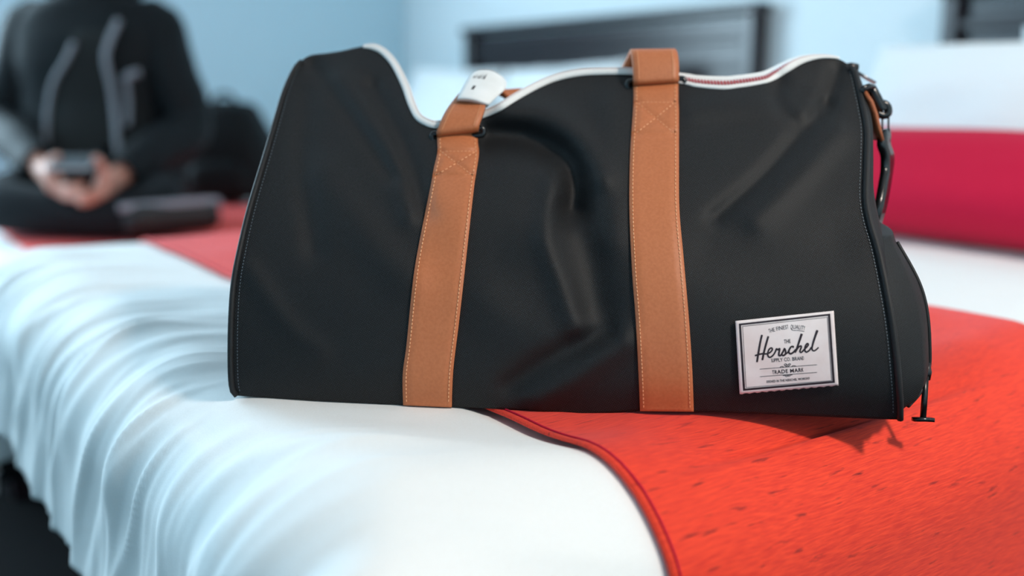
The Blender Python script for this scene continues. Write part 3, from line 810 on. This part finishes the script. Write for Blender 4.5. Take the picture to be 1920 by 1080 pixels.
tube('hook_swivel', catmull([pt(1646, 200, ds), pt(1656, 194, ds), pt(1664, 200, ds), pt(1665, 212, ds), pt(1656, 217, ds), pt(1644, 212, ds)], 16), .0034, 'black_plastic', hk, 8)
tube('buckle_wire', [pt(1654.5, 214, ds), pt(1654.5, 250, ds)], .0009, 'black_plastic', hk, 6)
tube('buckle_wire', [pt(1666, 210, ds), pt(1666, 252, ds)], .0009, 'black_plastic', hk, 6)
ribbon('shoulder_strap', catmull([pt(1660, 242, ds), pt(1659, 256, ds-.003), pt(1658, 272, ds-.004), pt(1664, 290, ds), pt(1664, 312, ds+.002), pt(1661, 335, ds-.004), pt(1652, 385, ds-.015), pt(1640, 425, ds-.01)], 22), [(RIGHT*.6 + FWDH*.8)]*22, [.010, .014, .018, .02, .022, .022, .022, .022, .022, .022, .022, .022, .021, .02, .02, .02, .02, .02, .02, .02, .02, .02], .0055, 'black_plastic', bag)

# ------------------------------------------------------------------ airline tag on the handle
rows = [(856, 190, 913, 201, dl+.012, dl+.009), (858, 184, 917, 196, dl+.004, dl+.002), (864, 171, 929, 184, dl+.010, dl+.009), (873, 154, 946, 168, dl+.022, dl+.021),
        (884, 138, 950, 156, dl+.034, dl+.033), (897, 132, 943, 145, dl+.044, dl+.043), (908, 133, 938, 143, dl+.056, dl+.054), (915, 146, 946, 158, dl+.066, dl+.063), (912, 168, 944, 178, dl+.070, dl+.066)]
R = catmull(rows, 40); V = []
for r in R:
    for j in range(9):
        a = j/8; V.append(pt(r[0]*(1-a)+r[2]*a, r[1]*(1-a)+r[3]*a - 4*math.sin(PI*a), r[4]*(1-a)+r[5]*a - .003*math.sin(PI*a)))
ctr = sum(V, Vector())/len(V); zb_ = min(v.z for v in V)
bt = empty('baggage_tag', (ctr.x, ctr.y, zb_))
tag(bt, 'white paper baggage tag with a barcode wrapped round the bag handle', 'tag')
tp = mesh('tag_paper', V, gridf(40, 9), 'paper', bt, recalc=False)
so = tp.modifiers.new('thickness', 'SOLIDIFY'); so.thickness = .0008; so.offset = 0
VV = []; F = []
def tagpt(i, a):
    r = R[i]; return pt(r[0]*(1-a)+r[2]*a, r[1]*(1-a)+r[3]*a - 4*math.sin(PI*a), r[4]*(1-a)+r[5]*a - .003*math.sin(PI*a) - .0009)
for a0, a1 in ((.12, .16), (.19, .21), (.24, .29), (.32, .34), (.37, .42)):
    o = len(VV)
    for i in range(17, 22): VV += [tagpt(i, a0), tagpt(i, a1)]
    F += [(o+2*k, o+2*k+1, o+2*k+3, o+2*k+2) for k in range(4)]
o = len(VV)
for i in range(11, 14): VV += [tagpt(i, .25), tagpt(i, .32)]
F += [(o+2*k, o+2*k+1, o+2*k+3, o+2*k+2) for k in range(2)]
bc = mesh('printed_barcode', VV, F, 'ink', tp, False, recalc=False)
# ------------------------------------------------------------------ person on the far bed
def skin_mesh(name, pts, edges, mat, parent, root=0, sub=2):
    """pts: list of (Vector, rx, ry)"""
    off = base_of(parent)
    me = bpy.data.meshes.new(name); me.from_pydata([tuple(p[0]-off) for p in pts], edges, []); me.update()
    o = bpy.data.objects.new(name, me); COL.objects.link(o)
    sk = o.modifiers.new('skin', 'SKIN'); sk.use_smooth_shade = True
    for i, p in enumerate(pts):
        sv = me.skin_vertices[0].data[i]; sv.radius = (p[1], p[2]); sv.use_root = (i == root)
    ss = o.modifiers.new('sub', 'SUBSURF'); ss.levels = sub; ss.render_levels = sub
    bpy.context.view_layer.update()
    dg = bpy.context.evaluated_depsgraph_get()
    nm = bpy.data.meshes.new_from_object(o.evaluated_get(dg)); bpy.data.objects.remove(o); bpy.data.meshes.remove(me)
    nm.materials.clear(); nm.materials.append(M[mat])
    nm.polygons.foreach_set('use_smooth', [True]*len(nm.polygons))
    o = bpy.data.objects.new(name, nm); COL.objects.link(o); o.parent = parent
    return o
TD = 2.75
J = dict(pel=pt(190, 340, TD+.06), sp1=pt(186, 275, TD+.07), sp2=pt(182, 180, TD+.05), ch=pt(178, 82, TD+.02), nb=pt(175, -8, TD+.02),
         nk=pt(172, -38, TD-.01), hd=pt(168, -80, TD-.06), top=pt(168, -155, TD-.05),
         shl=pt(66, 44, TD+.02), shr=pt(288, 44, TD+.02), ell=pt(8, 232, TD+.0), elr=pt(350, 240, TD+.0),
         wrl=pt(80, 318, TD-.27), wrr=pt(212, 338, TD-.27),
         hipl=pt(128, 346, TD+.02), hipr=pt(255, 346, TD+.02), knl=pt(-25, 385, TD-.30), knr=pt(318, 392, TD-.28),
         anl=pt(270, 412, TD-.36), anr=pt(90, 400, TD-.20), tol=pt(388, 402, TD-.28), tor=pt(20, 392, TD-.14))
pz = J['pel'].copy(); pz.z = BZ2
person = tag(empty('person', pz), 'person in an open black jacket sitting cross-legged on the far bed, holding a phone', 'person')
k = ['pel', 'sp1', 'sp2', 'ch', 'nb', 'nk', 'hd', 'top', 'shl', 'ell', 'wrl', 'shr', 'elr', 'wrr', 'hipl', 'knl', 'anl', 'tol', 'hipr', 'knr', 'anr', 'tor']
rad = dict(pel=(.135, .10), sp1=(.12, .09), sp2=(.125, .09), ch=(.13, .09), nb=(.07, .06), nk=(.058, .058), hd=(.080, .098), top=(.055, .065), shl=(.062, .062), ell=(.043, .043), wrl=(.029, .024),
           shr=(.062, .062), elr=(.043, .043), wrr=(.029, .024), hipl=(.085, .085), knl=(.056, .056), anl=(.038, .038), tol=(.03, .03), hipr=(.085, .085), knr=(.056, .056), anr=(.038, .038), tor=(.03, .03))
pts = [(J[q], *rad[q]) for q in k]
E = [('pel', 'sp1'), ('sp1', 'sp2'), ('sp2', 'ch'), ('ch', 'nb'), ('nb', 'nk'), ('nk', 'hd'), ('hd', 'top'), ('ch', 'shl'), ('shl', 'ell'), ('ell', 'wrl'), ('ch', 'shr'), ('shr', 'elr'), ('elr', 'wrr'),
     ('pel', 'hipl'), ('hipl', 'knl'), ('knl', 'anl'), ('anl', 'tol'), ('pel', 'hipr'), ('hipr', 'knr'), ('knr', 'anr'), ('anr', 'tor')]
E = [(k.index(a), k.index(b)) for a, b in E]
# hands round the phone: palm, four curled fingers and a thumb each
def hand(wr, palm, ftips, thumb, wi):
    """palm = centre; ftips = list of (knuckle, middle, tip); thumb = (base, mid, tip)"""
    i0 = len(pts); pts.append((palm, .034, .020)); E.append((k.index(wr), i0))
    for kn, mi, ti in ftips:
        a = len(pts); pts.extend([(kn, .0115, .0115), (mi, .0095, .0095), (ti, .0075, .0075)]); E.extend([(i0, a), (a, a+1), (a+1, a+2)])
    a = len(pts); pts.extend([(thumb[0], .014, .014), (thumb[1], .011, .011), (thumb[2], .0085, .0085)]); E.extend([(i0, a), (a, a+1), (a+1, a+2)])
HD = TD - .36
hand('wrl', pt(100, 335, HD), [(pt(106+4*q, 352+5*q, HD-.02), pt(135+3*q, 350+7*q, HD-.05), pt(160-2*q, 345+8*q, HD-.035)) for q in range(4)],
     (pt(92, 318, HD-.015), pt(96, 300, HD-.035), pt(112, 290, HD-.045)), 0)
hand('wrr', pt(192, 345, HD), [(pt(190-3*q, 360+4*q, HD-.025), pt(165-3*q, 366+5*q, HD-.06), pt(140+2*q, 360+6*q, HD-.05)) for q in range(4)],
     (pt(196, 325, HD-.015), pt(188, 305, HD-.035), pt(174, 293, HD-.045)), 1)
body = skin_mesh('body', pts, E, 'skin', person)
def shape_face():
    c = J['hd']; fw = -FWD
    o = lambda x, y, z: c + RIGHT*x + UP*y + fw*z
    return o
fo = shape_face()
# clothing
def limb(names, scale, add): return [(J[q], rad[q][0]*scale+add, rad[q][1]*scale+add) for q in names]
TOR = [(362, 188, .235, .165), (330, 188, .235, .160), (270, 186, .222, .150), (180, 182, .215, .145), (110, 180, .222, .142), (70, 178, .222, .132), (38, 177, .212, .115), (10, 176, .172, .100), (-6, 175, .105, .085), (-22, 174, .080, .078)]   # py, centre px, half width, half depth
def torso(py):
    T = sorted(TOR); return [interp([(r[0], r[k]) for r in T], py) for k in (1, 2, 3)]
def torso_d(py): return interp([(-22, TD+.01), (82, TD+.03), (200, TD+.06), (362, TD+.06)], py)
V = []; n, m = 48, 40
for i in range(n):
    py = 362 + (-22-362)*i/(n-1); cx, hw, hd = torso(py); c = pt(cx, py, torso_d(py))
    for j in range(m):
        a = 2*PI*j/m; ca, sa = math.cos(a), math.sin(a); e = (abs(ca)**2.6 + abs(sa)**2.6)**(-1/2.6)
        wrk = 1 + .03*noise.noise(Vector((ca*2, sa*2, py*.02)))
        V.append(c + RIGHT*(hw*ca*e*wrk) + FWDH*(hd*sa*e*wrk))
F = [(i*m+j, i*m+(j+1) % m, (i+1)*m+(j+1) % m, (i+1)*m+j) for i in range(n-1) for j in range(m)]
F.append(tuple(range(m))); F.append(tuple((n-1)*m+j for j in range(m)))
for S, E_, W_ in (('shl', 'ell', 'wrl'), ('shr', 'elr', 'wrr')):
    P = catmull([J[S].lerp(J['ch'], .35) - UP*.015, J[S] - UP*.012, J[S].lerp(J[E_], .5), J[E_], J[E_].lerp(J[W_], .5), J[W_].lerp(J[E_], .08)], 30); o = len(V); sg = 14; up = None
    for i, p_ in enumerate(P):
        p_ = Vector(p_); t = (Vector(P[min(i+1, 29)]) - Vector(P[max(i-1, 0)])).normalized(); up = FWDH if up is None else up
        up = (up - t*up.dot(t)).normalized(); s_ = t.cross(up); r_ = interp([(0, .060), (.12, .072), (.22, .080), (.5, .074), (.75, .060), (1, .045)], i/29)*(1 + .07*noise.noise(p_*14))
        for k_ in range(sg): V.append(p_ + (up*math.cos(2*PI*k_/sg) + s_*math.sin(2*PI*k_/sg))*r_)
    F += [(o+i*sg+k_, o+i*sg+(k_+1) % sg, o+(i+1)*sg+(k_+1) % sg, o+(i+1)*sg+k_) for i in range(29) for k_ in range(sg)]
mesh('jacket', V, F, 'jacket', person)
tn = ['pel', 'hipl', 'knl', 'anl', 'hipr', 'knr', 'anr']
skin_mesh('trousers', limb(tn, 1.0, .014), [(0, 1), (1, 2), (2, 3), (0, 4), (4, 5), (5, 6)], 'trousers', person)
def on_chest(px, py, d): return pt(px, py, d)
def front_d(px, py):
    """depth just in front of the jacket's chest"""
    cx, hw, hd = torso(py); D = torso_d(py); x = (px-cx)/FPX*D/hw
    return D - hd*1.04*(max(1 - abs(x)**2.6, .05))**(1/2.6) - .006
# dark shirt front in the jacket opening
V = []; n, m = 24, 9
le = catmull([(140, 60), (128, 95), (100, 150), (88, 220), (88, 300), (95, 345)], n); ri = catmull([(205, 55), (200, 90), (205, 130), (215, 200), (220, 270), (222, 330)], n)
for i in range(n):
    for j in range(m):
        a = j/(m-1); x = le[i][0]*(1-a)+ri[i][0]*a; y = le[i][1]*(1-a)+ri[i][1]*a
        V.append(pt(x, y, front_d(x, y)))
q = mesh('tshirt', V, gridf(n, m), 'tshirt', person, recalc=False)
so = q.modifiers.new('thickness', 'SOLIDIFY'); so.thickness = .008
def trim(name, P, r): tube(name, [pt(x, y, front_d(x, y)-.004) for x, y in catmull(P, 24)], r, 'grey_trim', person, 8)
trim('jacket_zip', [(138, 80), (125, 110), (102, 150), (92, 190), (87, 240), (88, 300)], .007)
trim('jacket_zip', [(222, 38), (204, 80), (198, 112), (210, 170), (217, 230), (221, 290)], .0085)
trim('drawcord', [(236, 150), (240, 190), (239, 235)], .007)
trim('chest_logo', [(234, 150), (245, 140), (262, 136)], .011)
# hood folded down behind the neck
hp = [J['nb'] + RIGHT*(.105*math.cos(a)) + FWDH*(.085*math.sin(a)) + Vector((0, 0, .018 + .02*math.sin(a))) for a in [(-.35 + (PI+.7)*q/15) for q in range(16)]]
tube('hood', hp, [.02, .026, .032, .038, .042, .045, .046, .047, .047, .046, .045, .042, .038, .032, .026, .02], 'jacket', person, 12)
# trainers
def shoe(a, t, nm):
    d = (t-a).normalized(); P = [a - d*.05, a - d*.01, a.lerp(t, .5), t, t + d*.03]
    s = tube(nm, catmull(P, 14), [.018, .036, .043, .046, .046, .044, .042, .041, .041, .041, .040, .036, .028, .012], 'shoe', person, 14)
    up = UP*.030
    ribbon('sole', [Vector(p) + up for p in catmull(P, 14)], [FWD]*14, [.05, .06, .07, .075, .078, .078, .078, .078, .078, .078, .075, .07, .06, .04], .018, 'sole', s)
shoe(J['anl'], J['tol'], 'shoe')
shoe(J['anr'], J['tor'], 'shoe')
# head details
def blob(name, c, rx, ry, rz, mat, parent, seg=16, cut=None):
    V = []; 
    for i in range(seg):
        for j in range(seg//2+1):
            a = 2*PI*i/seg; b = PI*j/(seg//2)
            V.append(c + RIGHT*rx*math.sin(b)*math.cos(a) + FWDH*ry*math.sin(b)*math.sin(a) + Vector((0, 0, rz*math.cos(b))))
    return mesh(name, V, gridf(seg, seg//2+1, True), mat, parent)
hc = J['hd'].lerp(J['top'], .45)
hair = blob('hair', hc + FWDH*.040 + Vector((0, 0, .058)), .098, .112, .085, 'hair', person, 20)
for s in (-1, 1):
    blob('eye', hc + RIGHT*.032*s - FWDH*.088 + Vector((0, 0, -.012)), .013, .008, .008, 'white_paint', person, 10)
    blob('ear', hc + RIGHT*.088*s + FWDH*.01 + Vector((0, 0, -.02)), .012, .022, .033, 'skin', person, 10)
    blob('eyebrow', hc + RIGHT*.034*s - FWDH*.092 + Vector((0, 0, .012)), .022, .006, .005, 'hair', person, 10)
blob('nose', hc - FWDH*.100 + Vector((0, 0, -.035)), .014, .020, .024, 'skin', person, 12)
blob('mouth', hc - FWDH*.086 + Vector((0, 0, -.075)), .024, .010, .006, 'lips', person, 12)
# phone held in both hands
pc = pt(138, 305, HD-.045)
ph = tag(empty('phone', pc - Vector((0, 0, .03))), 'grey phone held in both hands by the person in black', 'phone')
axu = (UP*.55 + FWD*.83).normalized()
def slab(name, c, u, v, hu, hv, ht, mat, parent, bev):
    u = u.normalized(); v = (v - u*v.dot(u)).normalized(); n_ = u.cross(v)
    V = [c + u*hu*a + v*hv*b + n_*ht*c_ for c_ in (-1, 1) for a, b in ((-1, -1), (1, -1), (1, 1), (-1, 1))]
    return bevel(mesh(name, V, BOXF, mat, parent, False), bev, 3)
slab('phone_body', pc, RIGHT, axu, .052, .036, .0045, 'phone_rim', ph, .004)
slab('phone_screen', pc - (RIGHT.cross(axu))*0 + (axu.cross(RIGHT)).normalized()*-.0, RIGHT, axu, .046, .031, .0052, 'phone', ph, .001)

# black backpack lying behind the person
D0 = 3.2
bpk = tag(empty('backpack', Vector((pt(428, 330, D0).x, pt(428, 330, D0).y, BZ2+.018))), 'black backpack on the far bed beside the sitting person', 'backpack')
V = []; n, m = 28, 20
prof = catmull([(.10, 0), (.165, .01), (.17, .06), (.155, .13), (.115, .19), (.09, .215), (.03, .222), (.001, .223)], m)
cx = Vector(bpk.location)
for i in range(n):
    a = 2*PI*i/n; ca, sa = math.cos(a), math.sin(a); e = (abs(ca)**4+abs(sa)**4)**-.25
    for r_, z_ in prof: V.append(cx + RIGHT*(r_*ca*e*1.0) + FWDH*(r_*sa*e*.7) + Vector((0, 0, z_*1.38 + .012*noise.noise(Vector((ca*2, sa*2, z_*9))))))
mesh('body', V, gridf(n, m, True), 'jacket', bpk)
V = []
for i in range(n):
    a = 2*PI*i/n; ca, sa = math.cos(a), math.sin(a); e = (abs(ca)**4+abs(sa)**4)**-.25
    for r_, z_ in catmull([(.06, 0), (.10, .01), (.105, .05), (.09, .10), (.05, .12), (.001, .122)], 12): V.append(cx - FWDH*.10 + RIGHT*(r_*ca*e) + FWDH*(r_*sa*e*.35) + Vector((0, 0, z_+.01)))
mesh('front_pocket', V, gridf(n, 12, True), 'jacket', bpk)
tube('grab_handle', catmull([cx + Vector((0, 0, .306)) + RIGHT*.035, cx + Vector((0, 0, .331)) + RIGHT*.02, cx + Vector((0, 0, .331)) - RIGHT*.02, cx + Vector((0, 0, .306)) - RIGHT*.035], 14), .007, 'jacket', bpk)
